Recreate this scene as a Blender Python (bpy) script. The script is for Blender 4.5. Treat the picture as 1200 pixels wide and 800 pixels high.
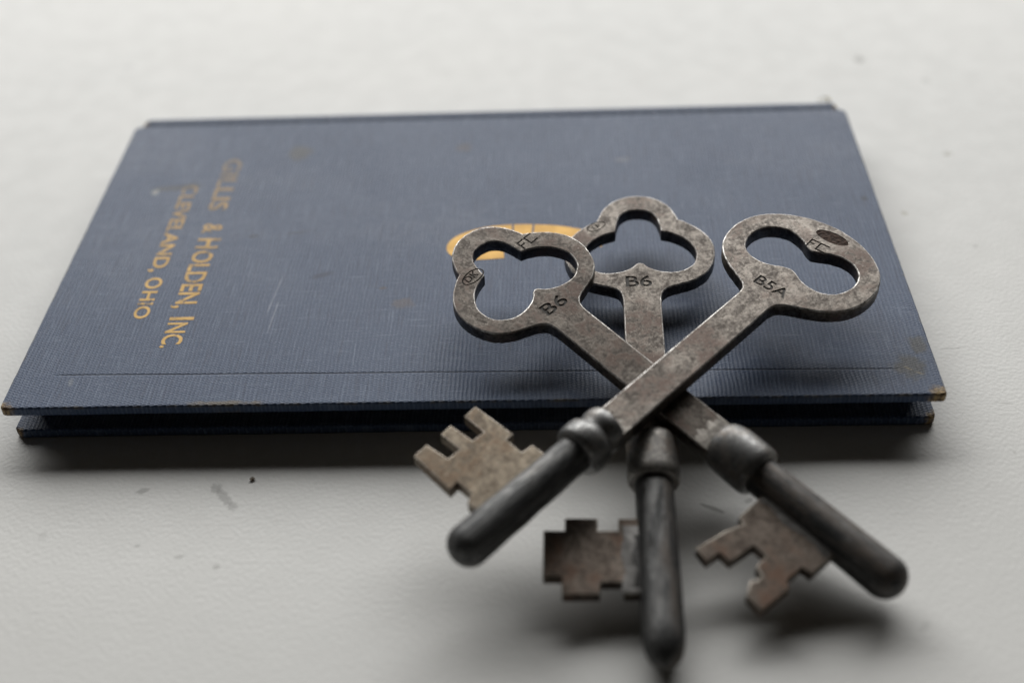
import bpy, bmesh, math, random
from mathutils import Matrix, Vector

for o in list(bpy.data.objects):
    bpy.data.objects.remove(o, do_unlink=True)
scene = bpy.context.scene
COL = scene.collection
MM = 0.001
BOOK_Z = 7.2          # thickness of the closed book, mm
BOOK_W, BOOK_D = 150.0, 91.6

# ------------------------------------------------------------------ camera
FPX = 1450.0
cam_data = bpy.data.cameras.new("camera")
cam = bpy.data.objects.new("camera", cam_data)
COL.objects.link(cam)
R0 = Vector((0.99889776, 0.02175721, -0.04159190))    # right
R1 = Vector((-0.01748856, -0.64977794, -0.75992287))  # down
R2 = Vector((-0.04355930, 0.75981264, -0.64868123))   # forward
rot = Matrix((R0, -R1, -R2)).transposed()
cam.matrix_world = Matrix.Translation(Vector((91.0019, -141.7616, 133.3274 + BOOK_Z)) * MM) @ rot.to_4x4()
cam_data.sensor_width = 36.0
cam_data.lens = FPX * 36.0 / 1200.0
cam_data.clip_start = 0.005
cam_data.clip_end = 20.0
cam_data.dof.use_dof = True
cam_data.dof.focus_distance = 0.2035
cam_data.dof.aperture_fstop = 7.6
cam_data.dof.aperture_blades = 7
scene.camera = cam

# ------------------------------------------------------------------ light
world = bpy.data.worlds.new("World")
scene.world = world
world.use_nodes = True
bg = world.node_tree.nodes["Background"]
bg.inputs["Color"].default_value = (1.0, 0.88, 0.74, 1)
bg.inputs["Strength"].default_value = 0.014

def area_light(name, loc, target, sx, sy, power, color):
    d = bpy.data.lights.new(name, 'AREA')
    d.shape = 'RECTANGLE'; d.size = sx; d.size_y = sy
    d.energy = power; d.color = color
    o = bpy.data.objects.new(name, d)
    COL.objects.link(o)
    o.location = loc
    o.rotation_euler = (Vector(target) - Vector(loc)).to_track_quat('-Z', 'Y').to_euler()
    return o
area_light("window_light", (-0.02, 1.35, 0.80), (0.09, 0.03, 0.0), 2.30, 0.84, 46.0, (1.0, 0.99, 0.97))

vs = scene.view_settings
vs.view_transform = 'Standard'; vs.look = 'None'; vs.exposure = 0.0; vs.gamma = 1.0
vs.use_curve_mapping = False

# ------------------------------------------------------------------ node helpers
class NT:
    def __init__(self, name):
        self.mat = bpy.data.materials.new(name)
        self.mat.use_nodes = True
        self.t = self.mat.node_tree
        self.b = self.t.nodes["Principled BSDF"]
        self.tc = self.t.nodes.new("ShaderNodeTexCoord")
        self.P = self.tc.outputs["Object"]
    def link(self, a, b): self.t.links.new(a, b)
    def setv(self, sock, v):
        if hasattr(v, "links"): self.link(v, sock)
        elif isinstance(v, (tuple, list)) and len(v) == 3 and sock.type == 'RGBA': sock.default_value = (*v, 1)
        else: sock.default_value = v
    def math(self, op, a, b=0.0, c=None, clamp=False):
        n = self.t.nodes.new("ShaderNodeMath"); n.operation = op; n.use_clamp = clamp
        self.setv(n.inputs[0], a); self.setv(n.inputs[1], b)
        if c is not None: self.setv(n.inputs[2], c)
        return n.outputs[0]
    def vmath(self, op, a, b=(0, 0, 0)):
        n = self.t.nodes.new("ShaderNodeVectorMath"); n.operation = op
        self.setv(n.inputs[0], a); self.setv(n.inputs[1], b)
        return n.outputs["Value"] if op in ('LENGTH', 'DISTANCE', 'DOT_PRODUCT') else n.outputs["Vector"]
    def noise(self, scale, detail=4.0, rough=0.55, vec=None, out="Fac", dist=0.0):
        n = self.t.nodes.new("ShaderNodeTexNoise")
        self.link(vec if vec is not None else self.P, n.inputs["Vector"])
        n.inputs["Scale"].default_value = scale; n.inputs["Detail"].default_value = detail
        n.inputs["Roughness"].default_value = rough; n.inputs["Distortion"].default_value = dist
        return n.outputs[out]
    def ramp(self, v, lo, hi, a=0.0, b=1.0, smooth=True):
        n = self.t.nodes.new("ShaderNodeMapRange")
        n.interpolation_type = 'SMOOTHSTEP' if smooth else 'LINEAR'
        self.setv(n.inputs["Value"], v)
        n.inputs["From Min"].default_value = lo; n.inputs["From Max"].default_value = hi
        n.inputs["To Min"].default_value = a; n.inputs["To Max"].default_value = b
        return n.outputs["Result"]
    def mix(self, f, a, b):
        n = self.t.nodes.new("ShaderNodeMix"); n.data_type = 'RGBA'
        self.setv(n.inputs[0], f); self.setv(n.inputs[6], a); self.setv(n.inputs[7], b)
        return n.outputs[2]
    def xyz(self, v=None):
        n = self.t.nodes.new("ShaderNodeSeparateXYZ"); self.link(v if v is not None else self.P, n.inputs[0])
        return n.outputs
    def bump(self, h, dist, strength=1.0, normal=None):
        n = self.t.nodes.new("ShaderNodeBump")
        n.inputs["Distance"].default_value = dist; n.inputs["Strength"].default_value = strength
        self.link(h, n.inputs["Height"])
        if normal is not None: self.link(normal, n.inputs["Normal"])
        return n.outputs["Normal"]
    def set(self, **kw):
        for k, v in kw.items(): self.setv(self.b.inputs[k.replace("_", " ")], v)
    def blob(self, cx, cy, rx, ry, ang=0.0, soft=0.5, wob=None):
        """1 inside an irregular ellipse at (cx, cy) mm in object xy, 0 outside"""
        x, y, _ = self._sep
        c, s = math.cos(ang), math.sin(ang)
        dx = self.math('SUBTRACT', x, cx * MM); dy = self.math('SUBTRACT', y, cy * MM)
        u = self.math('ADD', self.math('MULTIPLY', dx, c / (rx * MM)), self.math('MULTIPLY', dy, s / (rx * MM)))
        v = self.math('ADD', self.math('MULTIPLY', dx, -s / (ry * MM)), self.math('MULTIPLY', dy, c / (ry * MM)))
        d = self.math('SQRT', self.math('ADD', self.math('MULTIPLY', u, u), self.math('MULTIPLY', v, v)))
        if wob is not None: d = self.math('ADD', d, wob)
        return self.ramp(d, 1.0 - soft, 1.0 + soft, 1.0, 0.0)
    def sep(self):
        self._sep = self.xyz()[0:3]

# ------------------------------------------------------------------ materials
def mat_table():
    n = NT("white_painted_surface"); n.sep()
    big = n.noise(9, 3); mid = n.noise(70, 4)
    col = n.mix(n.ramp(big, 0.3, 0.7), (0.675, 0.68, 0.665), (0.71, 0.71, 0.69))
    col = n.mix(n.ramp(mid, 0.52, 0.75, 0, 0.07), col, (0.55, 0.55, 0.52))
    wob = n.math('MULTIPLY', n.math('SUBTRACT', n.noise(1400, 3), 0.5), 1.5)
    marks = [  # cx, cy, rx, ry, angle, strength, colour
        (24.6, -11.5, 1.0, 0.55, 0.4, 0.55, (0.30, 0.30, 0.29)),
        (36.2, -11.1, 1.0, 0.85, -0.9, 0.60, (0.33, 0.33, 0.32)),
        (37.7, -12.9, 2.0, 0.75, -0.9, 0.60, (0.33, 0.33, 0.32)),
        (39.4, -14.8, 1.0, 0.75, -0.9, 0.55, (0.33, 0.33, 0.32)),
        (26.6, -22.5, 0.5, 0.3, 0.2, 0.45, (0.35, 0.35, 0.33)),
        (33.4, -24.7, 0.7, 0.3, 0.3, 0.50, (0.35, 0.35, 0.33)),
        (39.3, -26.7, 0.5, 0.35, 0, 0.55, (0.30, 0.30, 0.28)),
        (11.6, -20.5, 0.6, 0.8, 0, 0.25, (0.35, 0.35, 0.33)),
        (160.4, 121.7, 1.2, 1.4, 0, 0.6, (0.25, 0.25, 0.23)),
        (173.2, 110.9, 1.0, 1.4, 0, 0.3, (0.3, 0.3, 0.28)),
        (170.6, 80.3, 0.9, 0.9, 0, 0.5, (0.32, 0.31, 0.25)),
        (157.3, 59.2, 0.7, 0.7, 0, 0.5, (0.34, 0.32, 0.24)),
        (156.5, 19.0, 1.5, 0.16, 0.0, 0.5, (0.30, 0.30, 0.28)),
        (161.5, 5.4, 1.7, 0.14, -0.15, 0.4, (0.30, 0.30, 0.28)),
        (112.5, -16.4, 2.0, 0.35, -0.5, 0.65, (0.20, 0.20, 0.19)),
        (118.0, -15.0, 0.7, 0.5, 0.5, 0.5, (0.25, 0.25, 0.24)),
        (-14.0, 128.0, 1.6, 1.2, 0, 0.25, (0.35, 0.36, 0.36)),
        (60.0, 150.0, 2.5, 0.8, 0.3, 0.18, (0.35, 0.36, 0.36)),
        (168.0, 48.0, 0.6, 0.5, 0, 0.3, (0.3, 0.3, 0.28)),
        (139.0, -38.0, 1.2, 0.5, 0.8, 0.25, (0.3, 0.3, 0.28)),
    ]
    for cx, cy, rx, ry, a, st, c in marks:
        m = n.math('MULTIPLY', n.blob(cx, cy, rx, ry, a, 0.35, wob), st)
        col = n.mix(m, col, c)
    speck = n.ramp(n.noise(420, 2, 0.5), 0.74, 0.80, 0, 0.35)
    col = n.mix(speck, col, (0.30, 0.29, 0.26))
    n.set(Base_Color=col, Roughness=n.ramp(n.noise(160, 4), 0.3, 0.7, 0.56, 0.62), Specular_IOR_Level=0.4)
    peel = n.noise(1500, 1.0, 0.4); wave = n.noise(180, 3, 0.5)
    st = n.vmath('MULTIPLY', n.P, (0.25, 1.0, 1.0))
    brush = n.noise(620, 3, 0.6, vec=st)
    h = n.math('ADD', n.math('MULTIPLY', peel, 1.3), n.math('ADD', n.math('MULTIPLY', wave, 0.12), n.math('MULTIPLY', brush, 0.25)))
    n.link(n.bump(h, 0.00016, 0.27), n.b.inputs["Normal"])
    return n.mat

def mat_cloth(name, marks=True):
    n = NT(name); n.sep()
    x, y, z = n._sep
    warp = n.noise(130, 3, out="Fac")
    xx = n.math('ADD', x, n.math('MULTIPLY', n.math('SUBTRACT', warp, 0.5), 0.0009))
    PX, PY = 0.00068, 0.00056
    cell = n.math('FLOOR', n.math('DIVIDE', xx, PX))
    sx = n.math('SINE', n.math('MULTIPLY', xx, 2 * math.pi / PX))
    ph = n.math('MULTIPLY', cell, math.pi)
    sy = n.math('SINE', n.math('ADD', n.math('MULTIPLY', y, 2 * math.pi / PY), ph))
    amp = n.math('MULTIPLY', n.ramp(n.noise(40, 2), 0.3, 0.7, 0.6, 0.9), n.ramp(n.noise(1500, 2), 0.3, 0.65, 0.6, 1.0))
    fuzz = n.noise(3800, 3, 0.6)
    thread = n.math('ADD', n.math('MULTIPLY', sx, 0.46), n.math('MULTIPLY', sy, 0.42))
    thread = n.math('MULTIPLY', thread, amp)
    h = n.math('ADD', thread, n.math('MULTIPLY', fuzz, 0.9))
    # crease pressed into the cloth along the fore edge
    wx = n.math('MULTIPLY', n.math('SUBTRACT', n.noise(60, 2), 0.5), 0.0004)
    cy = n.math('ADD', n.math('MULTIPLY', x, -0.0125), 0.00790)
    d = n.math('ABSOLUTE', n.math('ADD', n.math('SUBTRACT', y, cy), wx))
    ends = n.math('MULTIPLY', n.ramp(x, 0.006, 0.010), n.ramp(x, 0.145, 0.140))
    crease = n.math('MULTIPLY', n.ramp(d, 0.00006, 0.00026, 1.0, 0.0), ends)
    if not marks: crease = n.math('MULTIPLY', crease, 0.0)
    # base colour: faded navy; thread tops paler for wear and painted speckle highlights
    tone = n.noise(22, 3, 0.5)
    col = n.mix(n.ramp(tone, 0.3, 0.72), (0.032, 0.059, 0.122), (0.044, 0.073, 0.138))
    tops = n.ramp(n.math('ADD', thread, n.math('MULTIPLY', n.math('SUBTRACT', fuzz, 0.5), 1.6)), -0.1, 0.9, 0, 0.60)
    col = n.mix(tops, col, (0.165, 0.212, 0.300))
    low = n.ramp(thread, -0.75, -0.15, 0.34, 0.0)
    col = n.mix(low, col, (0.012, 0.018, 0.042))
    col = n.mix(n.ramp(n.noise(75, 4, 0.6), 0.55, 0.75, 0, 0.05), col, (0.15, 0.15, 0.19))
    col = n.mix(n.ramp(n.noise(210, 3, 0.6), 0.70, 0.80, 0, 0.22), col, (0.03, 0.034, 0.055))
    slub_x = n.noise(1.0, 2, 0.5, vec=n.vmath('MULTIPLY', n.P, (160, 2600, 0)))
    slub_y = n.noise(1.0, 2, 0.5, vec=n.vmath('MULTIPLY', n.P, (2400, 120, 0)))
    slub = n.math('MAXIMUM', n.ramp(slub_x, 0.56, 0.78), n.ramp(slub_y, 0.56, 0.78))
    col = n.mix(n.math('MULTIPLY', slub, 0.42), col, (0.19, 0.238, 0.325))
    rub = n.math('MULTIPLY', n.ramp(n.noise(16, 4, 0.6, dist=0.4), 0.46, 0.70, 0, 0.34), n.ramp(n.noise(420, 3, 0.6), 0.30, 0.62, 0.25, 1.0))
    col = n.mix(rub, col, (0.20, 0.225, 0.28))
    dark_slub = n.ramp(slub_y, 0.30, 0.45, 0.45, 0.0)
    col = n.mix(dark_slub, col, (0.022, 0.032, 0.07))
    col = n.mix(n.math('MULTIPLY', crease, 0.5), col, (0.008, 0.010, 0.018))
    if marks:
        wob = n.math('MULTIPLY', n.math('SUBTRACT', n.noise(500, 4, 0.65), 0.5), 2.2)
        stains = [
            (37.4, 74.8, 2.0, 2.4, 0, 0.55, (0.085, 0.075, 0.045)),
            (70.8, 75.5, 1.6, 1.6, 0, 0.50, (0.080, 0.060, 0.050)),
            (145.6, 6.6, 2.4, 2.6, 0.3, 0.72, (0.050, 0.045, 0.030)),
            (148.2, 11.8, 1.4, 1.9, 0, 0.7, (0.050, 0.045, 0.030)),
            (145.2, 6.2, 0.6, 0.22, -0.7, 0.55, (0.22, 0.18, 0.10)),
            (146.8, 5.0, 0.7, 0.2, -0.4, 0.55, (0.22, 0.18, 0.10)),
            (14.6, 63.0, 4.2, 0.9, 0.10, 0.55, (0.055, 0.048, 0.030)),
            (17.6, 63.6, 1.8, 1.0, 0.0, 0.6, (0.055, 0.048, 0.030)),
            (10.4, 61.5, 0.7, 0.9, 0.0, 0.65, (0.42, 0.42, 0.38)),
            (39.9, 27.5, 0.14, 5.2, -0.10, 0.32, (0.42, 0.44, 0.50)),
            (40.7, 22.5, 0.13, 3.4, -0.06, 0.32, (0.42, 0.44, 0.50)),
            (33.0, 46.0, 0.8, 0.5, 0, 0.6, (0.020, 0.026, 0.045)),
            (41.5, 47.0, 2.4, 0.35, 0.2, 0.5, (0.020, 0.026, 0.045)),
            (47.5, 33.5, 1.8, 0.6, 0.4, 0.6, (0.016, 0.022, 0.05)),
            (62.8, 25.0, 1.8, 1.4, 0, 0.45, (0.12, 0.085, 0.060)),
            (59.0, 29.5, 0.6, 0.35, 0, 0.6, (0.09, 0.06, 0.04)),
            (103.0, 69.6, 1.2, 1.0, 0, 0.45, (0.19, 0.19, 0.21)),
            (147.5, 54.0, 0.5, 0.6, 0, 0.7, (0.02, 0.022, 0.032)),
            (10.0, 6.0, 0.4, 0.9, 0.2, 0.2, (0.42, 0.42, 0.38)),
            (36.0, 0.6, 5.0, 0.5, 0, 0.6, (0.16, 0.11, 0.035)),
        ]
        for cx, cy_, rx, ry, a, st, c in stains:
            m = n.math('MULTIPLY', n.blob(cx, cy_, rx, ry, a, 0.5, wob), st)
            col = n.mix(m, col, c)
    # rubbed edges and board showing at the corners
    e = n.math('MINIMUM', n.math('MINIMUM', x, n.math('SUBTRACT', BOOK_W * MM, x)), y)
    edge = n.math('MULTIPLY', n.ramp(e, 0.0001, 0.0006, 1, 0), n.ramp(n.noise(260, 4, 0.7), 0.46, 0.66, 0, 0.6))
    edge = n.math('MULTIPLY', edge, n.ramp(z, (BOOK_Z - 0.45) * MM, (BOOK_Z - 0.15) * MM))
    col = n.mix(edge, col, (0.17, 0.135, 0.07))
    wob2 = n.math('MULTIPLY', n.math('SUBTRACT', n.noise(700, 4, 0.7), 0.5), 1.6)
    corner = None
    for cx, cy_, r in ((0.0, 0.0, 1.9), (BOOK_W, 0.0, 2.5), (0.6, 88.5, 1.6), (BOOK_W - 0.6, 88.5, 1.6)):
        m = n.blob(cx, cy_, r, r * 0.8, 0, 0.35, wob2)
        corner = m if corner is None else n.math('MAXIMUM', corner, m)
    corner_col = n.mix(n.ramp(n.noise(1300, 3), 0.35, 0.65), (0.075, 0.040, 0.014), (0.36, 0.25, 0.11))
    col = n.mix(corner, col, corner_col)
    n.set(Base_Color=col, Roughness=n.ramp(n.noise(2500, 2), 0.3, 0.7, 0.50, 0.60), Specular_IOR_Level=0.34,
          Sheen_Weight=0.08, Sheen_Roughness=0.4, Sheen_Tint=(0.75, 0.8, 0.95))
    h = n.math('SUBTRACT', h, n.math('MULTIPLY', crease, 2.6))
    wavy = n.bump(n.noise(30, 2, 0.4), 0.0005, 0.22)
    n.link(n.bump(h, 0.00012, 0.6, wavy), n.b.inputs["Normal"])
    return n.mat

def mat_gold(name, fade, tones):
    n = NT(name); n.sep()
    wear = n.noise(900, 4, 0.7)
    w2 = n.noise(160, 3, 0.6)
    m = n.ramp(n.math('ADD', n.math('MULTIPLY', wear, 0.55), n.math('MULTIPLY', w2, 0.45)), fade, fade + 0.1)
    col = n.mix(n.ramp(n.noise(260, 3), 0.3, 0.7), *tones)
    if fade > 0.35:
        m = n.math('MULTIPLY', m, n.ramp(n._sep[1], 0.075, 0.035, 0.34, 1.0))
    col = n.mix(m, (0.12, 0.115, 0.12), col)
    n.set(Base_Color=col, Metallic=n.math('MULTIPLY', m, 0.2), Roughness=0.55, Specular_IOR_Level=0.2)
    n.link(n.bump(n.noise(1800, 3), 0.00008, 0.6), n.b.inputs["Normal"])
    return n.mat

def mat_steel(name, seed, dark, light, rust, rough=0.40, streak=1.0):
    n = NT(name)
    off = n.t.nodes.new("ShaderNodeVectorMath"); off.operation = 'ADD'
    n.link(n.P, off.inputs[0]); off.inputs[1].default_value = (seed * 0.37, seed * 0.61, seed * 0.13)
    V = n.vmath('MULTIPLY', off.outputs[0], (streak, 1.0, 1.0))
    a = n.noise(560, 6, 0.72, vec=V, dist=0.5); b = n.noise(140, 5, 0.6, vec=V); c = n.noise(1700, 4, 0.7, vec=V)
    mott = n.ramp(n.math('ADD', n.math('MULTIPLY', a, 0.65), n.math('MULTIPLY', c, 0.35)), 0.385, 0.615)
    col = n.mix(mott, dark, light)
    rm = n.math('MULTIPLY', n.ramp(b, 0.46, 0.64), n.ramp(a, 0.40, 0.58, 0, 0.85))
    col = n.mix(rm, col, rust)
    spots = n.ramp(n.noise(1100, 4, 0.65, vec=V), 0.60, 0.72, 0, 0.6)
    col = n.mix(spots, col, (0.035, 0.03, 0.026))
    pits = n.ramp(n.noise(2600, 2, 0.5, vec=V), 0.60, 0.70, 0, 0.55)
    col = n.mix(pits, col, (0.02, 0.017, 0.014))
    glint = n.ramp(n.noise(2100, 3, 0.6, vec=V), 0.60, 0.72, 0, 0.45)
    col = n.mix(glint, col, tuple(min(0.9, 1.9 * q) for q in light))
    met = n.math('SUBTRACT', 0.88, n.math('MULTIPLY', n.math('MAXIMUM', rm, spots), 0.6))
    rg = n.math('ADD', n.ramp(mott, 0, 1, rough + 0.14, rough - 0.04, smooth=False), n.math('MULTIPLY', rm, 0.15))
    n.set(Base_Color=col, Metallic=met, Roughness=rg)
    h = n.math('ADD', n.math('MULTIPLY', a, 0.6), n.math('MULTIPLY', c, 0.5))
    h = n.math('SUBTRACT', h, n.math('MULTIPLY', spots, 0.35))
    n.link(n.bump(h, 0.00012, 0.5), n.b.inputs["Normal"])
    return n.mat

def mat_simple(name, col, rough=0.5, metal=0.0, bumpd=0.0, scale=900):
    n = NT(name)
    c2 = tuple(min(1, v * (1.5 if col[0] > 0.1 else 2.4)) for v in col)
    n.set(Base_Color=n.mix(n.ramp(n.noise(scale, 4), 0.3, 0.7), col, c2), Roughness=rough, Metallic=metal)
    if bumpd: n.link(n.bump(n.noise(scale, 4), bumpd, 0.6), n.b.inputs["Normal"])
    return n.mat

def mat_pages():
    n = NT("page_edges"); n.sep()
    z = n._sep[2]
    l = n.noise(1.0, 2, vec=n.vmath('MULTIPLY', n.P, (60, 60, 9000)))
    n.set(Base_Color=n.mix(l, (0.50, 0.44, 0.33), (0.68, 0.62, 0.50)), Roughness=0.8)
    n.link(n.bump(l, 0.0001, 0.8), n.b.inputs["Normal"])
    return n.mat

M_TABLE = mat_table()
M_CLOTH = mat_cloth("navy_book_cloth")
M_CLOTH_BACK = mat_cloth("navy_book_cloth_plain", False)
M_GOLD = mat_gold("worn_gold_print", 0.375, ((0.40, 0.25, 0.075), (0.54, 0.345, 0.11)))
M_GOLD2 = mat_gold("gold_emblem_print", 0.28, ((0.50, 0.29, 0.068), (0.66, 0.40, 0.105)))
M_PAGES = mat_pages()
M_INK = mat_simple("dark_grime", (0.018, 0.015, 0.012), 0.7)
M_CRUMB = mat_simple("dark_crumb", (0.10, 0.08, 0.06), 0.8)

# ------------------------------------------------------------------ mesh helpers
def link_mesh(name, me, mat, parent=None, smooth=True, flat_tops=False, rim=None):
    o = bpy.data.objects.new(name, me)
    COL.objects.link(o)
    me.materials.clear(); me.materials.append(mat)
    if smooth:
        for p in me.polygons: p.use_smooth = True
        try: me.set_sharp_from_angle(angle=math.radians(38))
        except Exception: pass
        if flat_tops:
            for p in me.polygons:
                if abs(p.normal.z) > 0.998: p.use_smooth = False
        if rim is not None:
            me.materials.append(rim)
            for p in me.polygons:
                if 0.25 < p.normal.z < 0.99 or (abs(p.normal.z) < 0.2 and p.center.z > -0.3 * MM): p.material_index = 1  # upward bevels and stamp walls: bright highlight put into the colour
    if parent is not None: o.parent = parent
    return o

def tag(o, label=None, cat=None, group=None, kind=None):
    if label: o["label"] = label
    if cat: o["category"] = cat
    if group: o["group"] = group
    if kind: o["kind"] = kind

def to_mesh(obj):
    bpy.context.view_layer.update()
    dg = bpy.context.evaluated_depsgraph_get()
    me = bpy.data.meshes.new_from_object(obj.evaluated_get(dg), depsgraph=dg)
    return me

def plate(loops, z0, z1, bevel, res=2):
    """solid plate (mm) from closed 2-D loops (first outer, rest holes), edges rounded"""
    cu = bpy.data.curves.new("tmp_plate", 'CURVE')
    cu.dimensions = '2D'; cu.fill_mode = 'BOTH'
    for lp in loops:
        sp = cu.splines.new('POLY'); sp.points.add(len(lp) - 1)
        for p, q in zip(sp.points, lp): p.co = (q[0] * MM, q[1] * MM, 0, 1)
        sp.use_cyclic_u = True
    cu.bevel_depth = bevel * MM; cu.bevel_resolution = res
    cu.extrude = ((z1 - z0) / 2 - bevel) * MM
    cu.offset = -bevel * MM
    o = bpy.data.objects.new("tmp_plate", cu); COL.objects.link(o)
    me = to_mesh(o)
    bpy.data.objects.remove(o)
    me.transform(Matrix.Translation((0, 0, (z0 + z1) / 2 * MM)))
    bm = bmesh.new(); bm.from_mesh(me)
    bmesh.ops.remove_doubles(bm, verts=bm.verts, dist=2e-6)
    bmesh.ops.recalc_face_normals(bm, faces=bm.faces)
    bm.to_mesh(me); bm.free()
    return me

def catmull(pts, step=0.35):
    """open Catmull-Rom through pts"""
    out = []
    P = [pts[0]] + list(pts) + [pts[-1]]
    for i in range(1, len(P) - 2):
        p0, p1, p2, p3 = [Vector(q) for q in P[i - 1:i + 3]]
        k = max(1, int((p2 - p1).length / step))
        for j in range(k):
            t = j / k
            q = 0.5 * ((2 * p1) + (-p0 + p2) * t + (2 * p0 - 5 * p1 + 4 * p2 - p3) * t * t + (-p0 + 3 * p1 - 3 * p2 + p3) * t ** 3)
            out.append((q.x, q.y))
    out.append(tuple(pts[-1]))
    return out

def mirrored(segs):
    """half outline (v>0) made of smooth segments -> whole closed loop"""
    half = []
    for s in segs:
        c = catmull(s) if len(s) > 2 else list(s)
        if half: c = c[1:]
        half += c
    other = [(u, -v) for u, v in reversed(half)]
    loop = half + other
    out = []
    for p in loop:
        if not out or (abs(p[0] - out[-1][0]) + abs(p[1] - out[-1][1])) > 0.02: out.append(p)
    if abs(out[0][0] - out[-1][0]) + abs(out[0][1] - out[-1][1]) < 0.02: out.pop()
    return out

def jitter(loop, amp, rnd):
    return [(u + rnd.uniform(-amp, amp), v + rnd.uniform(-amp, amp)) for u, v in loop]

def lathe(profile, z_axis, seg=40, v_off=0.0, squash=None, rnd=None):
    """profile: (u, r) mm, revolved about the key axis at height z_axis"""
    bm = bmesh.new(); rings = []
    for u, r in profile:
        if r < 1e-4:
            rings.append([bm.verts.new((u * MM, v_off * MM, z_axis * MM))]); continue
        ring = []
        for i in range(seg):
            a = 2 * math.pi * i / seg
            rr = r
            if rnd: rr = r * (1 + rnd * math.sin(3 * a + u * 1.3) + rnd * 0.7 * math.sin(5 * a - u * 0.9))
            ring.append(bm.verts.new((u * MM, (v_off + rr * math.cos(a)) * MM, (z_axis + rr * math.sin(a)) * MM)))
        rings.append(ring)
    for a, b in zip(rings, rings[1:]):
        if len(a) == 1 and len(b) == 1: continue
        for i in range(seg):
            j = (i + 1) % seg
            if len(a) == 1: bm.faces.new((a[0], b[j], b[i]))
            elif len(b) == 1: bm.faces.new((a[i], a[j], b[0]))
            else: bm.faces.new((a[i], a[j], b[j], b[i]))
    bmesh.ops.recalc_face_normals(bm, faces=bm.faces)
    me = bpy.data.meshes.new("lathe"); bm.to_mesh(me); bm.free()
    return me

def text_mesh(body, length, height, extrude, weight=0.0, spacing=1.0):
    """text lying in xy, lower-left at origin, fitted to length x height (mm)"""
    cu = bpy.data.curves.new("tmp_text", 'FONT')
    cu.body = body; cu.size = 1.0; cu.extrude = 0.5; cu.offset = weight; cu.space_character = spacing
    cu.resolution_u = 4
    o = bpy.data.objects.new("tmp_text", cu); COL.objects.link(o)
    me = to_mesh(o); bpy.data.objects.remove(o)
    xs = [v.co.x for v in me.vertices]; ys = [v.co.y for v in me.vertices]
    x0, x1, y1 = min(xs), max(xs), max(ys)
    y0 = 0.0 if ',' in body else min(ys)
    me.transform(Matrix.Diagonal((length * MM / (x1 - x0), height * MM / (y1 - y0), extrude * MM, 1)) @ Matrix.Translation((-x0, -y0, 0)))
    bm = bmesh.new(); bm.from_mesh(me)
    bmesh.ops.remove_doubles(bm, verts=bm.verts, dist=1e-6)
    bm.to_mesh(me); bm.free()
    return me

def strokes_mesh(lines, w, ext):
    """engraved straight strokes: list of polylines (mm), each drawn with width w"""
    bm = bmesh.new()
    for pl in lines:
        for (ax, ay), (bx, by) in zip(pl, pl[1:]):
            a, b = Vector((ax, ay)), Vector((bx, by))
            d = (b - a).normalized(); nrm = Vector((-d.y, d.x)) * w / 2
            a = a - d * w / 2; b = b + d * w / 2
            q = [a + nrm, b + nrm, b - nrm, a - nrm]
            lo = [bm.verts.new((p.x * MM, p.y * MM, -ext / 2 * MM)) for p in q]
            hi = [bm.verts.new((p.x * MM, p.y * MM, ext / 2 * MM)) for p in q]
            bm.faces.new(lo); bm.faces.new(list(reversed(hi)))
            for i in range(4):
                j = (i + 1) % 4
                bm.faces.new((lo[i], hi[i], hi[j], lo[j]))
    bmesh.ops.recalc_face_normals(bm, faces=bm.faces)
    me = bpy.data.meshes.new("strokes"); bm.to_mesh(me); bm.free()
    return me

def join_meshes(meshes):
    bm = bmesh.new()
    for m in meshes: bm.from_mesh(m)
    me = bpy.data.meshes.new("joined"); bm.to_mesh(me); bm.free()
    return me

def boolean_cut(me, cutters):
    """engrave: subtract cutter meshes from me; returns me unchanged when a cut fails"""
    for c in cutters:
        a = bpy.data.objects.new("tmp_a", me); COL.objects.link(a)
        b = bpy.data.objects.new("tmp_b", c); COL.objects.link(b)
        md = a.modifiers.new("cut", 'BOOLEAN'); md.operation = 'DIFFERENCE'; md.object = b; md.solver = 'EXACT'
        md.use_self = True
        r = to_mesh(a)
        bpy.data.objects.remove(a); bpy.data.objects.remove(b)
        if len(r.polygons) >= len(me.polygons) * 0.9: me = r
    return me

def split_at(me, u):
    """cut a mesh at x = u mm into (x<u, x>u)"""
    out = []
    for side in (0, 1):
        bm = bmesh.new(); bm.from_mesh(me)
        bmesh.ops.bisect_plane(bm, geom=bm.verts[:] + bm.edges[:] + bm.faces[:], plane_co=(u * MM, 0, 0), plane_no=(1, 0, 0),
                               clear_outer=(side == 0), clear_inner=(side == 1), dist=1e-7)
        m = bpy.data.meshes.new("half"); bm.to_mesh(m); bm.free(); out.append(m)
    return out

# ------------------------------------------------------------------ setting
bm = bmesh.new()
bmesh.ops.create_cube(bm, size=1.0, matrix=Matrix.Translation((0.08, 0.05, -0.0125)) @ Matrix.Diagonal((1.7, 1.5, 0.025, 1)))
bmesh.ops.bevel(bm, geom=bm.edges[:], offset=0.003, segments=2, affect='EDGES')
me = bpy.data.meshes.new("table_top"); bm.to_mesh(me); bm.free()
table = link_mesh("table_top", me, M_TABLE, smooth=False)
tag(table, "white painted table top with faint smudges and specks", None, None, "structure")

# ------------------------------------------------------------------ book
book = bpy.data.objects.new("book", None); COL.objects.link(book)
book.empty_display_size = 0.01
tag(book, "thin worn navy cloth book with faded gold lettering, lying flat under the keys", "book")

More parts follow.
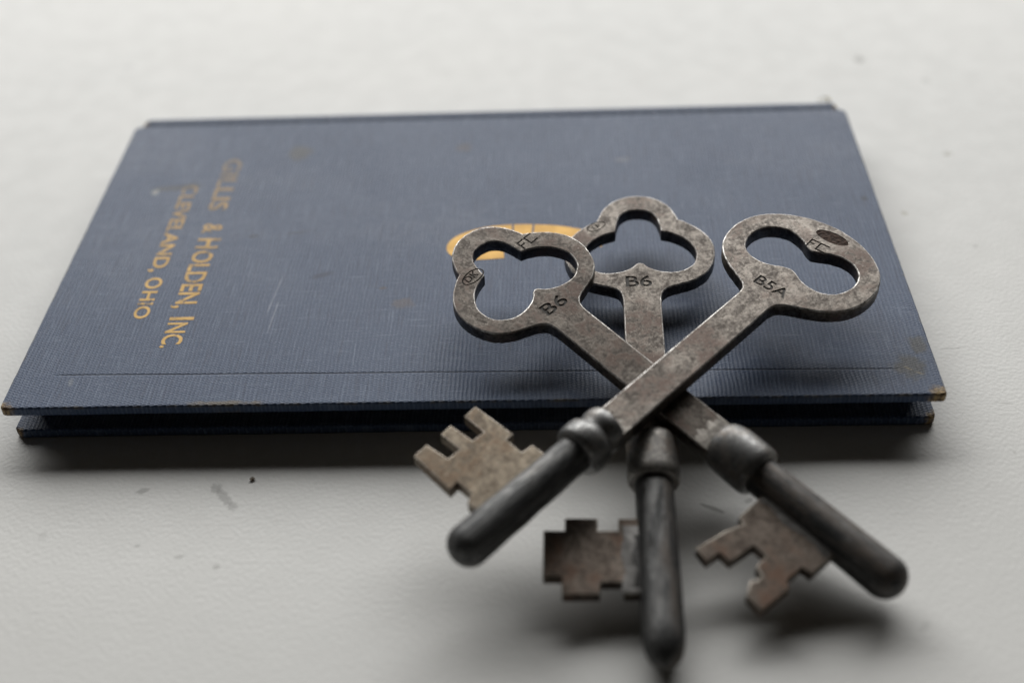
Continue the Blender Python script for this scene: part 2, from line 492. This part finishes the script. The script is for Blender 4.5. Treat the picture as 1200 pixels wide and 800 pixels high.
def rounded_rect(x0, y0, x1, y1, radii, seg=5):
    pts = []
    for (cx, cy, sx, sy, a0), r in zip(((x0, y0, 1, 1, 180), (x1, y0, -1, 1, 270), (x1, y1, -1, -1, 0), (x0, y1, 1, -1, 90)), radii):
        for i in range(seg + 1):
            a = math.radians(a0 + 90 * i / seg)
            pts.append((cx + sx * r + r * math.cos(a), cy + sy * r + r * math.sin(a)))
    return pts
rnd = random.Random(5)
def ragged(loop, amp):
    out = []
    for i, p in enumerate(loop):
        q = loop[(i + 1) % len(loop)]
        L = math.hypot(q[0] - p[0], q[1] - p[1]); k = max(1, int(L / 2.0))
        for j in range(k):
            t = j / k
            out.append((p[0] + (q[0] - p[0]) * t + rnd.uniform(-amp, amp), p[1] + (q[1] - p[1]) * t + rnd.uniform(-amp, amp)))
    return out
BOARD = 1.75
cover_loop = ragged(rounded_rect(0, 0, BOOK_W, 87.2, (0.9, 0.7, 1.4, 1.4)), 0.035)
me = plate([cover_loop], BOOK_Z - BOARD, BOOK_Z, 0.4, 3)
front_cover = link_mesh("front_cover", me, M_CLOTH, book, flat_tops=True)
back_loop = ragged(rounded_rect(0.6, 0.5, BOOK_W - 0.6, 87.2, (1.3, 1.2, 1.4, 1.4)), 0.05)
me = plate([back_loop], 0.0, BOARD, 0.45, 3)
back_cover = link_mesh("back_cover", me, M_CLOTH_BACK, book, flat_tops=True)
# page block: three visible signatures of leaves, slightly uneven
zb = BOARD + 0.02; zt = BOOK_Z - BOARD - 0.02
for i in range(6):
    z0 = zb + (zt - zb) * i / 6; z1 = zb + (zt - zb) * (i + 1) / 6 - 0.02
    bm = bmesh.new()
    fy = 6.0 + rnd.uniform(-0.15, 0.15); fx = 2.6 + rnd.uniform(-0.1, 0.1)
    bmesh.ops.create_cube(bm, size=1.0, matrix=Matrix.Translation((BOOK_W / 2 * MM, (fy + 88.5) / 2 * MM, (z0 + z1) / 2 * MM)) @
                          Matrix.Diagonal(((BOOK_W - 2 * fx) * MM, (88.5 - fy) * MM, (z1 - z0) * MM, 1)))
    me = bpy.data.meshes.new("page_block"); bm.to_mesh(me); bm.free()
    link_mesh("page_block", me, M_PAGES, book, smooth=False)
# spine: joint dips below the boards, then the rounded back rolls down to the table
prof = [(86.4, BOOK_Z - 0.75), (87.3, BOOK_Z - 0.62), (88.0, BOOK_Z - 0.35), (88.8, BOOK_Z - 0.08), (89.6, BOOK_Z - 0.04), (90.4, BOOK_Z - 0.35),
        (91.1, BOOK_Z - 1.1), (91.6, BOOK_Z - 2.2), (91.8, BOOK_Z / 2), (91.6, 2.2), (91.1, 1.1), (90.4, 0.35), (89.6, 0.05), (88.5, 0.1), (87.4, 0.6), (86.4, 0.8)]
bm = bmesh.new(); secs = []
NS = 60
for i in range(NS + 1):
    t = i / NS
    x = 1.3 + (BOOK_W - 2.6) * t
    ring = []
    for (y, z) in prof:
        k = max(0.0, (y - 87.6) / 4.0)
        xx = x + (1.6 * k if i == 0 else -1.6 * k if i == NS else 0)
        ring.append(bm.verts.new((xx * MM, (y + rnd.uniform(-0.02, 0.02)) * MM, z * MM)))
    secs.append(ring)
for a, b in zip(secs, secs[1:]):
    for i in range(len(prof) - 1): bm.faces.new((a[i], b[i], b[i + 1], a[i + 1]))
bm.faces.new(secs[0]); bm.faces.new(list(reversed(secs[-1])))
bmesh.ops.recalc_face_normals(bm, faces=bm.faces)
me = bpy.data.meshes.new("spine"); bm.to_mesh(me); bm.free()
spine = link_mesh("spine", me, M_CLOTH, book)
# frayed threads at the head of the spine
def thread_strand(pts, r):
    cu = bpy.data.curves.new("tmp", 'CURVE'); cu.dimensions = '3D'
    sp = cu.splines.new('POLY'); sp.points.add(len(pts) - 1)
    for p, q in zip(sp.points, pts): p.co = (q[0] * MM, q[1] * MM, q[2] * MM, 1)
    cu.bevel_depth = r * MM; cu.bevel_resolution = 1
    o = bpy.data.objects.new("tmp", cu); COL.objects.link(o); me = to_mesh(o); bpy.data.objects.remove(o)
    return me
M_THREAD = mat_simple("tan_thread", (0.50, 0.42, 0.17), 0.8)
fr = []
for i in range(6):
    x = 145.8 + rnd.uniform(-0.5, 1.6); y = 90.2 + rnd.uniform(-0.6, 0.6)
    fr.append(thread_strand([(x, y, BOOK_Z - 0.4), (x + rnd.uniform(-.4, .5), y + 0.7, BOOK_Z + 0.2), (x + rnd.uniform(-.6, .8), y + rnd.uniform(.9, 1.6), BOOK_Z + rnd.uniform(.2, .7))], 0.08))
frs = link_mesh("frayed_thread", join_meshes(fr), M_THREAD, spine); frs["kind"] = "stuff"

# gold lettering, reading from the spine towards the fore edge
def cover_word(name, body, base_x, y_start, y_end, cap, weight, mat=M_GOLD):
    me = text_mesh(body, y_start - y_end, cap, 0.05, weight)
    me.transform(Matrix.Translation((base_x * MM, y_start * MM, (BOOK_Z + 0.012) * MM)) @ Matrix.Rotation(-math.pi / 2, 4, 'Z'))
    return me
title = [cover_word("t", "GILLIS", 22.3, 73.0, 54.8, 3.7, 0.017), cover_word("t", "&", 22.7, 50.3, 47.4, 3.7, 0.008),
         cover_word("t", "H", 22.6, 45.6, 42.4, 4.3, 0.017), cover_word("t", "OLDEN,", 22.7, 41.7, 24.9, 3.8, 0.017),
         cover_word("t", "I", 22.6, 22.4, 21.6, 4.3, 0.0), cover_word("t", "NC.", 22.6, 20.9, 14.3, 3.6, 0.017)]
o = link_mesh("title_lettering", join_meshes(title), M_GOLD, front_cover, smooth=False)
o["label"] = "worn gold lettering GILLIS & HOLDEN, INC."
city = [cover_word("t", "C", 15.7, 63.6, 60.9, 3.2, 0.017), cover_word("t", "LEVELAND,", 15.8, 60.2, 35.6, 2.8, 0.017),
        cover_word("t", "O", 15.8, 33.8, 30.6, 3.1, 0.017), cover_word("t", "HIO", 15.9, 29.9, 22.2, 2.8, 0.017)]
o = link_mesh("city_lettering", join_meshes(city), M_GOLD, front_cover, smooth=False)
o["label"] = "worn gold lettering CLEVELAND, OHIO"
# emblem: broad gold hook with two cuts across it
path = catmull([(98.5, 41.8), (95.2, 43.7), (91.5, 45.1), (87.5, 45.95), (81.5, 46.25), (76.5, 45.5), (72.6, 43.6), (71.2, 41.2), (72.4, 39.3), (75.0, 38.9), (80.0, 39.25)], 0.12)
bm = bmesh.new()
def quad_strip(pl, w, z):
    prev = None
    for i, p in enumerate(pl):
        a = Vector(pl[max(0, i - 1)]); b = Vector(pl[min(len(pl) - 1, i + 1)])
        d = (b - a).normalized(); nn = Vector((-d.y, d.x)) * w / 2
        cur = [bm.verts.new(((p[0] + s * nn.x) * MM, (p[1] + s * nn.y) * MM, zz * MM)) for s, zz in ((1, z), (-1, z), (-1, z + 0.03), (1, z + 0.03))]
        if prev:
            for k in range(4):
                l = (k + 1) % 4
                bm.faces.new((prev[k], prev[l], cur[l], cur[k]))
        else: bm.faces.new(cur)
        prev = cur
    bm.faces.new(list(reversed(prev)))
runs = []; cur = []
for p in path:
    if p[1] > 43 and (85.1 < p[0] < 85.4 or 81.4 < p[0] < 81.62):
        if cur: runs.append(cur)
        cur = []
    else: cur.append(p)
runs.append(cur)
for r in runs: quad_strip(r, 3.4, BOOK_Z + 0.004)
bmesh.ops.recalc_face_normals(bm, faces=bm.faces)
me = bpy.data.meshes.new("emblem"); bm.to_mesh(me); bm.free()
o = link_mesh("emblem", me, M_GOLD2, front_cover, smooth=False)
o["label"] = "curved gold emblem half hidden under the key bows"

# ------------------------------------------------------------------ keys
TH = 2.5
TREFOIL_OUT = lambda hw, end: mirrored([
    [(-17.6, 0.0), (-17.35, 1.9), (-16.4, 3.9), (-14.7, 5.6), (-12.7, 6.6), (-11.15, 7.1)],
    [(-11.15, 7.1), (-10.3, 8.5), (-8.4, 10.7), (-6.0, 12.3), (-3.2, 12.9), (-0.4, 12.5), (2.3, 11.2), (4.1, 9.0), (5.1, 6.5), (5.75, 4.7), (6.6, 3.65), (7.9, hw + 0.1), (9.2, hw)],
    [(9.2, hw), (end, hw)]])
TREFOIL_IN = mirrored([
    [(-13.85, 0.0), (-13.5, 1.75), (-12.2, 3.1), (-10.2, 3.7), (-8.2, 4.0)],
    [(-8.2, 4.0), (-7.4, 6.1), (-5.9, 8.1), (-3.9, 9.35), (-2.0, 9.7), (0.3, 9.0), (1.8, 7.0), (2.1, 5.0), (1.7, 3.0), (0.8, 1.35), (-0.1, 0.55), (-0.3, 0.0)]])
OVAL_OUT = lambda hw, end: mirrored([
    [(-13.0, 0.0), (-12.8, 2.2), (-12.2, 5.0), (-11.0, 7.8), (-9.4, 10.2), (-7.3, 12.1), (-4.8, 13.2), (-2.3, 13.5), (0.2, 13.2), (2.6, 12.2), (4.6, 10.4), (6.0, 8.3), (7.1, 6.0), (8.0, 4.2), (8.9, 3.25), (10.2, hw), (11.0, hw)],
    [(11.0, hw), (end, hw)]])
OVAL_IN = mirrored([
    [(-5.45, 0.0), (-5.9, 1.1), (-6.9, 3.0), (-7.4, 5.2), (-7.0, 7.2), (-5.9, 8.8), (-4.3, 9.7), (-2.3, 9.95), (-0.3, 9.4), (1.1, 8.3), (1.9, 6.5), (1.9, 4.5), (1.4, 2.7), (0.6, 1.2), (0.3, 0.0)]])

def stamp_matrix(u, v, z=0.0, ang=0.0):
    # letters read along +v, their tops point to the bow end (-u)
    return Matrix.Translation((u * MM, v * MM, z * MM)) @ Matrix.Rotation(math.pi / 2 + ang, 4, 'Z')

def ring_lines(rx, ry, k=22):
    pts = [(rx * math.cos(2 * math.pi * i / k), ry * math.sin(2 * math.pi * i / k)) for i in range(k + 1)]
    return [pts]
FC = [[(0, 0), (0, 1.7), (1.25, 1.7)], [(0, 0.85), (0.8, 0.85)], [(3.2, 1.7), (1.7, 1.7), (1.7, 0), (3.2, 0)]]

def build_key(name, label, pose, loops, cutters_def, hw, split_u, collar_prof, collar_v, stem_prof, stem_v, bit_loop, seed, cols, solder=None, patches=()):
    rnd = random.Random(seed)
    root = bpy.data.objects.new(name, None); COL.objects.link(root); root.empty_display_size = 0.01
    Rm, T = pose
    m = Matrix(Rm).to_4x4(); m.translation = Vector((T[0], T[1], T[2] + BOOK_Z)) * MM
    root.matrix_world = m
    tag(root, label, "key", "old metal keys crossed on the book edge")
    steel = mat_steel("aged_steel_%d" % seed, seed, *cols["steel"])
    bitm = mat_steel("bit_steel_%d" % seed, seed + 7, *cols["bit"], rough=0.48)
    stemm = mat_steel("stem_steel_%d" % seed, seed + 3, *cols["stem"], rough=0.54, streak=0.22)
    colm = mat_steel("collar_steel_%d" % seed, seed + 5, *cols["collar"], rough=0.40)
    rimm = mat_steel("worn_edge_highlight_%d" % seed, seed + 9, (0.22, 0.205, 0.19), (0.74, 0.72, 0.69), (0.18, 0.13, 0.10), rough=0.52)  # polished wear plus painted rim highlight, paler than the steel
    rimb = mat_steel("worn_bit_edge_highlight_%d" % seed, seed + 11, (0.20, 0.18, 0.15), (0.46, 0.42, 0.37), (0.20, 0.14, 0.09), rough=0.5)  # duller bit edges, wear and painted highlight in one colour
    body = plate([jitter(l, 0.035, rnd) for l in loops], -TH, 0.0, 0.22, 2)
    cut, inlay, ovals = [], [], []
    for cd in cutters_def:
        if cd[0] == 'disc':
            _, (rx, ry), u, v, _w, ang = cd
            lp = [(rx * math.cos(k * math.pi / 16) * (1 + rnd.uniform(-.03, .03)), ry * math.sin(k * math.pi / 16)) for k in range(32)]
            c = plate([lp], -0.2, 0.2, 0.02, 1); c.transform(stamp_matrix(u, v, 0.08, ang)); cut.append(c)
            f = plate([lp], -0.02, 0.02, 0.005, 1); f.transform(stamp_matrix(u, v, -0.10, ang)); ovals.append(f)
            continue
        if cd[0] == 'text':
            _, txt, u, v, L, H, ang = cd
            mk = lambda e: text_mesh(txt, L, H, e, 0.016)
        else:
            _, lines, u, v, w, ang = cd
            mk = lambda e: strokes_mesh(lines, w, e)
        c = mk(0.36); c.transform(stamp_matrix(u, v, 0.0, ang)); cut.append(c)
        f = mk(0.03); f.transform(stamp_matrix(u, v, -0.165, ang)); inlay.append(f)
    body = boolean_cut(body, cut)
    bow_me, shank_me = split_at(body, split_u)
    bow = link_mesh("bow", bow_me, steel, root, flat_tops=True, rim=rimm)
    link_mesh("shank", shank_me, steel, root, flat_tops=True, rim=rimm)
    if inlay: link_mesh("stamped_lettering", join_meshes(inlay), M_INK, bow, smooth=False)
    if ovals:
        link_mesh("stamped_oval", join_meshes(ovals), mat_simple("rusty_stamp_%d" % seed, (0.030, 0.016, 0.010), 0.92, 0.0, 0.0010, 1300), bow, smooth=False)
    link_mesh("collar", lathe(collar_prof, -TH / 2, 48, collar_v, rnd=0.008), colm, root)
    link_mesh("stem", lathe(stem_prof, -TH / 2, 48, stem_v, rnd=0.010), stemm, root)
    link_mesh("bit", plate([jitter(bit_loop, 0.06, rnd)], -2.3, -0.25, 0.16, 2), bitm, root, flat_tops=True, rim=rimb)
    if solder is not None:
        sm = mat_simple("dull_solder_%d" % seed, (0.165, 0.152, 0.135), 0.48, 0.55, 0.0002, 700)
        u0, u1, w = solder
        lp = [(u0 + 0.45 * math.sin(k * 0.75) + 0.25 * math.sin(k * 1.9) + rnd.uniform(-.12, .12), -w + 2 * w * k / 23) for k in range(24)]
        lp += [(u1, w), (u1, -w)]
        link_mesh("solder", plate([lp], -TH - 0.09, 0.09, 0.07, 2), sm, root)
    for u0, u1, v0, v1, z, tone in patches:
        # ragged film of solder (or dark flux) left on the bit beside the stem
        k = 14
        lp = [(u0 + (u1 - u0) * i / k, v1 + 0.3 * math.sin(i * 0.8) + rnd.uniform(-0.15, 0.15)) for i in range(k + 1)]
        lp += [(u1, v0), (u0, v0)]
        pm = mat_simple("bit_film_%d_%d" % (seed, int(tone * 1000)), (tone, tone * 0.97, tone * 0.93), 0.5, 0.4, 0.0002, 800)
        link_mesh("solder", plate([lp], -0.5, z, 0.03, 1), pm, root)
    return root

def hemi_tip(u_end, r, r_shaft, u_start, n=8, flat=1.0):
    pts = [(u_start, 0.0), (u_start, r_shaft)]
    L = u_end - r * flat - u_start
    for k in range(1, 9): pts.append((u_start + L * k / 8, r_shaft + (r - r_shaft) * k / 8))
    for k in range(1, n + 1):
        a = math.pi / 2 * k / n
        pts.append((u_end - r * flat + r * flat * math.sin(a), max(0.0, r * math.cos(a)) if k < n else 0.0))
    return pts

STEEL = ((0.050, 0.042, 0.036), (0.185, 0.166, 0.146), (0.078, 0.041, 0.026))
BIT = ((0.085, 0.068, 0.056), (0.20, 0.168, 0.142), (0.135, 0.070, 0.040))
STEM = ((0.055, 0.056, 0.057), (0.15, 0.15, 0.148), (0.10, 0.08, 0.065))
COLLAR = ((0.125, 0.126, 0.127), (0.245, 0.245, 0.24), (0.14, 0.12, 0.10))

# --- key with trefoil bow stamped B6, lowest of the three, pointing straight out from the book
pose2 = (((-0.00976524, 0.99985796, -0.01373648), (-0.99285303, -0.01132901, -0.11880454), (-0.11894329, 0.01247815, 0.99282264)),
         (103.8633, 27.6383, 5.6310))
build_key("skeleton_key", "clover-bow key stamped B6, undermost, pointing straight out from the book, with blocky stepped bit", pose2,
          [TREFOIL_OUT(3.15, 41.0), TREFOIL_IN],
          [('text', "B6", 5.5, -2.6, 4.4, 2.6, 0.0),
           ('lines', ring_lines(1.75, 0.95), -9.7, -7.3, 0.22, 0.55), ('lines', [[(-0.6, -0.4), (-0.6, 0.4)], [(0.1, -0.4), (0.6, -0.1), (0.1, 0.4), (0.1, -0.4)]], -9.7, -7.3, 0.2, 0.55)],
          3.15, 8.2,
          [(37.2, 0), (37.2, 3.3), (37.5, 3.7), (38.1, 3.85), (40.0, 3.92), (43.5, 3.95), (44.6, 3.9), (45.1, 3.6), (45.3, 3.0), (45.3, 0)], 0.1,
          [(44.0, 0), (44.0, 2.85)] + [(44 + k * 3.2, 2.85 + 0.01 * k) for k in range(1, 9)] + [(70.4, 2.92), (71.6, 2.8), (72.8, 2.45), (73.8, 1.9), (74.5, 1.2), (74.9, 0.55), (75.0, 0.0)], 0.1,
          [(51.9, -2), (51.9, -5.3), (53.9, -5.35), (53.9, -8.3), (51.8, -8.3), (51.75, -12.9), (53.85, -12.95), (53.8, -16.0), (61.3, -16.05), (61.3, -13.5), (64.2, -13.4), (64.2, -8.3), (62.3, -8.0), (62.3, -5.0), (64.2, -5.0), (64.2, -2)],
          2, dict(steel=STEEL, bit=BIT, stem=STEM, collar=((0.15, 0.145, 0.14), (0.34, 0.325, 0.30), (0.13, 0.10, 0.08))),
          patches=[(53.2, 64.0, -2.0, -5.0, -0.20, 0.135), (54.8, 63.2, -2.0, -3.4, -0.15, 0.025)])

# --- second trefoil key, its bow over the gold emblem
pose1 = (((0.67530469, 0.73723900, 0.02102930), (-0.72494922, 0.66875325, -0.16497794), (-0.13569158, 0.09616521, 0.98607304)),
         (86.2230, 17.6504, 8.2041))
build_key("skeleton_key", "clover-bow key stamped B6 with its bow over the gold emblem, two-pronged notched bit", pose1,
          [TREFOIL_OUT(3.1, 43.5), TREFOIL_IN],
          [('text', "B6", 5.6, -2.3, 4.6, 2.5, 0.0),
           ('lines', FC, -8.3, 5.0, 0.30, 0.1),
           ('lines', ring_lines(2.2, 1.15), -9.3, -5.6, 0.24, 0.12),
           ('text', "DK", -8.65, -7.05, 2.7, 1.35, 0.12)],
          3.1, 8.2,
          [(39.9, 0), (39.9, 2.6), (40.1, 3.1), (40.6, 3.55), (41.4, 3.85), (42.8, 4.05), (44.6, 4.1), (46.6, 4.1), (47.6, 4.0), (48.1, 3.7), (48.2, 3.2), (48.2, 0)], 0.3,
          hemi_tip(73.6, 3.2, 2.9, 47.0, 8, 0.95), 0.1,
          [(51.0, -2), (51.2, -8.0), (52.3, -8.4), (51.3, -11.4), (50.6, -16.2), (53.0, -16.6), (53.15, -14.25), (55.25, -14.2), (55.6, -9.95), (57.85, -9.95), (58.1, -12.2), (59.5, -12.6), (59.5, -13.8), (58.9, -14.3), (60.1, -16.5), (62.9, -16.7), (63.25, -11.3), (62.15, -10.6), (62.35, -7.65), (63.9, -7.5), (64.0, -2)],
          1, dict(steel=STEEL, bit=BIT, stem=STEM, collar=COLLAR), solder=(37.4, 41.5, 3.0), patches=[(51.4, 63.6, -2.0, -3.9, -0.20, 0.13)])

# --- oval-bow key stamped B5A on top
pose3 = (((-0.68822090, 0.72543110, -0.01008548), (-0.72199925, -0.68619693, -0.08860501), (-0.07119746, -0.05369811, 0.99601578)),
         (128.1502, 21.0578, 9.1665))
build_key("skeleton_key", "oval-bow key stamped B5A lying on top of the others, three-pronged bit and ringed collar", pose3,
          [OVAL_OUT(2.95, 46.5), OVAL_IN],
          [('text', "B5A", 6.9, -2.75, 6.1, 2.2, 0.0),
           ('lines', FC, -6.25, -1.45, 0.32, 0.05),
           ('disc', (3.0, 1.3), -10.45, 0.7, 0.0, 0.06), ('lines', [[(-1.6, -0.35), (-1.2, 0.35), (-0.8, -0.35)], [(-0.3, -0.35), (-0.3, 0.35), (0.3, 0.35)], [(0.7, 0.35), (1.1, -0.35), (1.5, 0.3)]], -10.6, 0.7, 0.22, 0.06)],
          2.95, 11.5,
          [(44.6, 0), (44.6, 2.9), (44.9, 3.45), (45.5, 3.65), (46.6, 3.65), (47.1, 3.35), (47.6, 3.25), (48.1, 3.6), (48.6, 4.0), (49.5, 4.15), (50.8, 4.15), (51.5, 3.95), (51.9, 3.5), (52.0, 3.0), (52.0, 0)], -0.55,
          hemi_tip(76.3, 3.15, 2.85, 51.0, 8, 0.9), -0.6,
          [(55.4, -2), (55.4, -5.7), (57.4, -6.0), (57.2, -9.2), (55.8, -9.3), (55.7, -17.3), (58.2, -17.2), (58.4, -12.8), (60.6, -12.8), (60.8, -17.3), (62.9, -17.2), (63.1, -13.1), (65.4, -13.1), (65.7, -17.3), (68.4, -17.2), (69.1, -8.8), (67.4, -9.0), (67.5, -6.1), (69.0, -5.2), (69.0, -2)],
          3, dict(steel=STEEL, bit=((0.10, 0.080, 0.060), (0.21, 0.178, 0.136), (0.14, 0.085, 0.042)), stem=STEM, collar=COLLAR), solder=(43.8, 45.6, 2.95))

# ------------------------------------------------------------------ crumb on the table
bm = bmesh.new()
bmesh.ops.create_icosphere(bm, subdivisions=2, radius=0.42 * MM)
for v in bm.verts:
    v.co *= rnd.uniform(0.55, 1.2)
    v.co.z = max(v.co.z * 0.6, -0.25 * MM)
me = bpy.data.meshes.new("crumb"); bm.to_mesh(me); bm.free()
o = link_mesh("crumb", me, M_CRUMB, smooth=False)
o.location = (41.6 * MM, -9.4 * MM, 0.2 * MM)
tag(o, "tiny dark crumb on the white table in front of the book", "crumb")
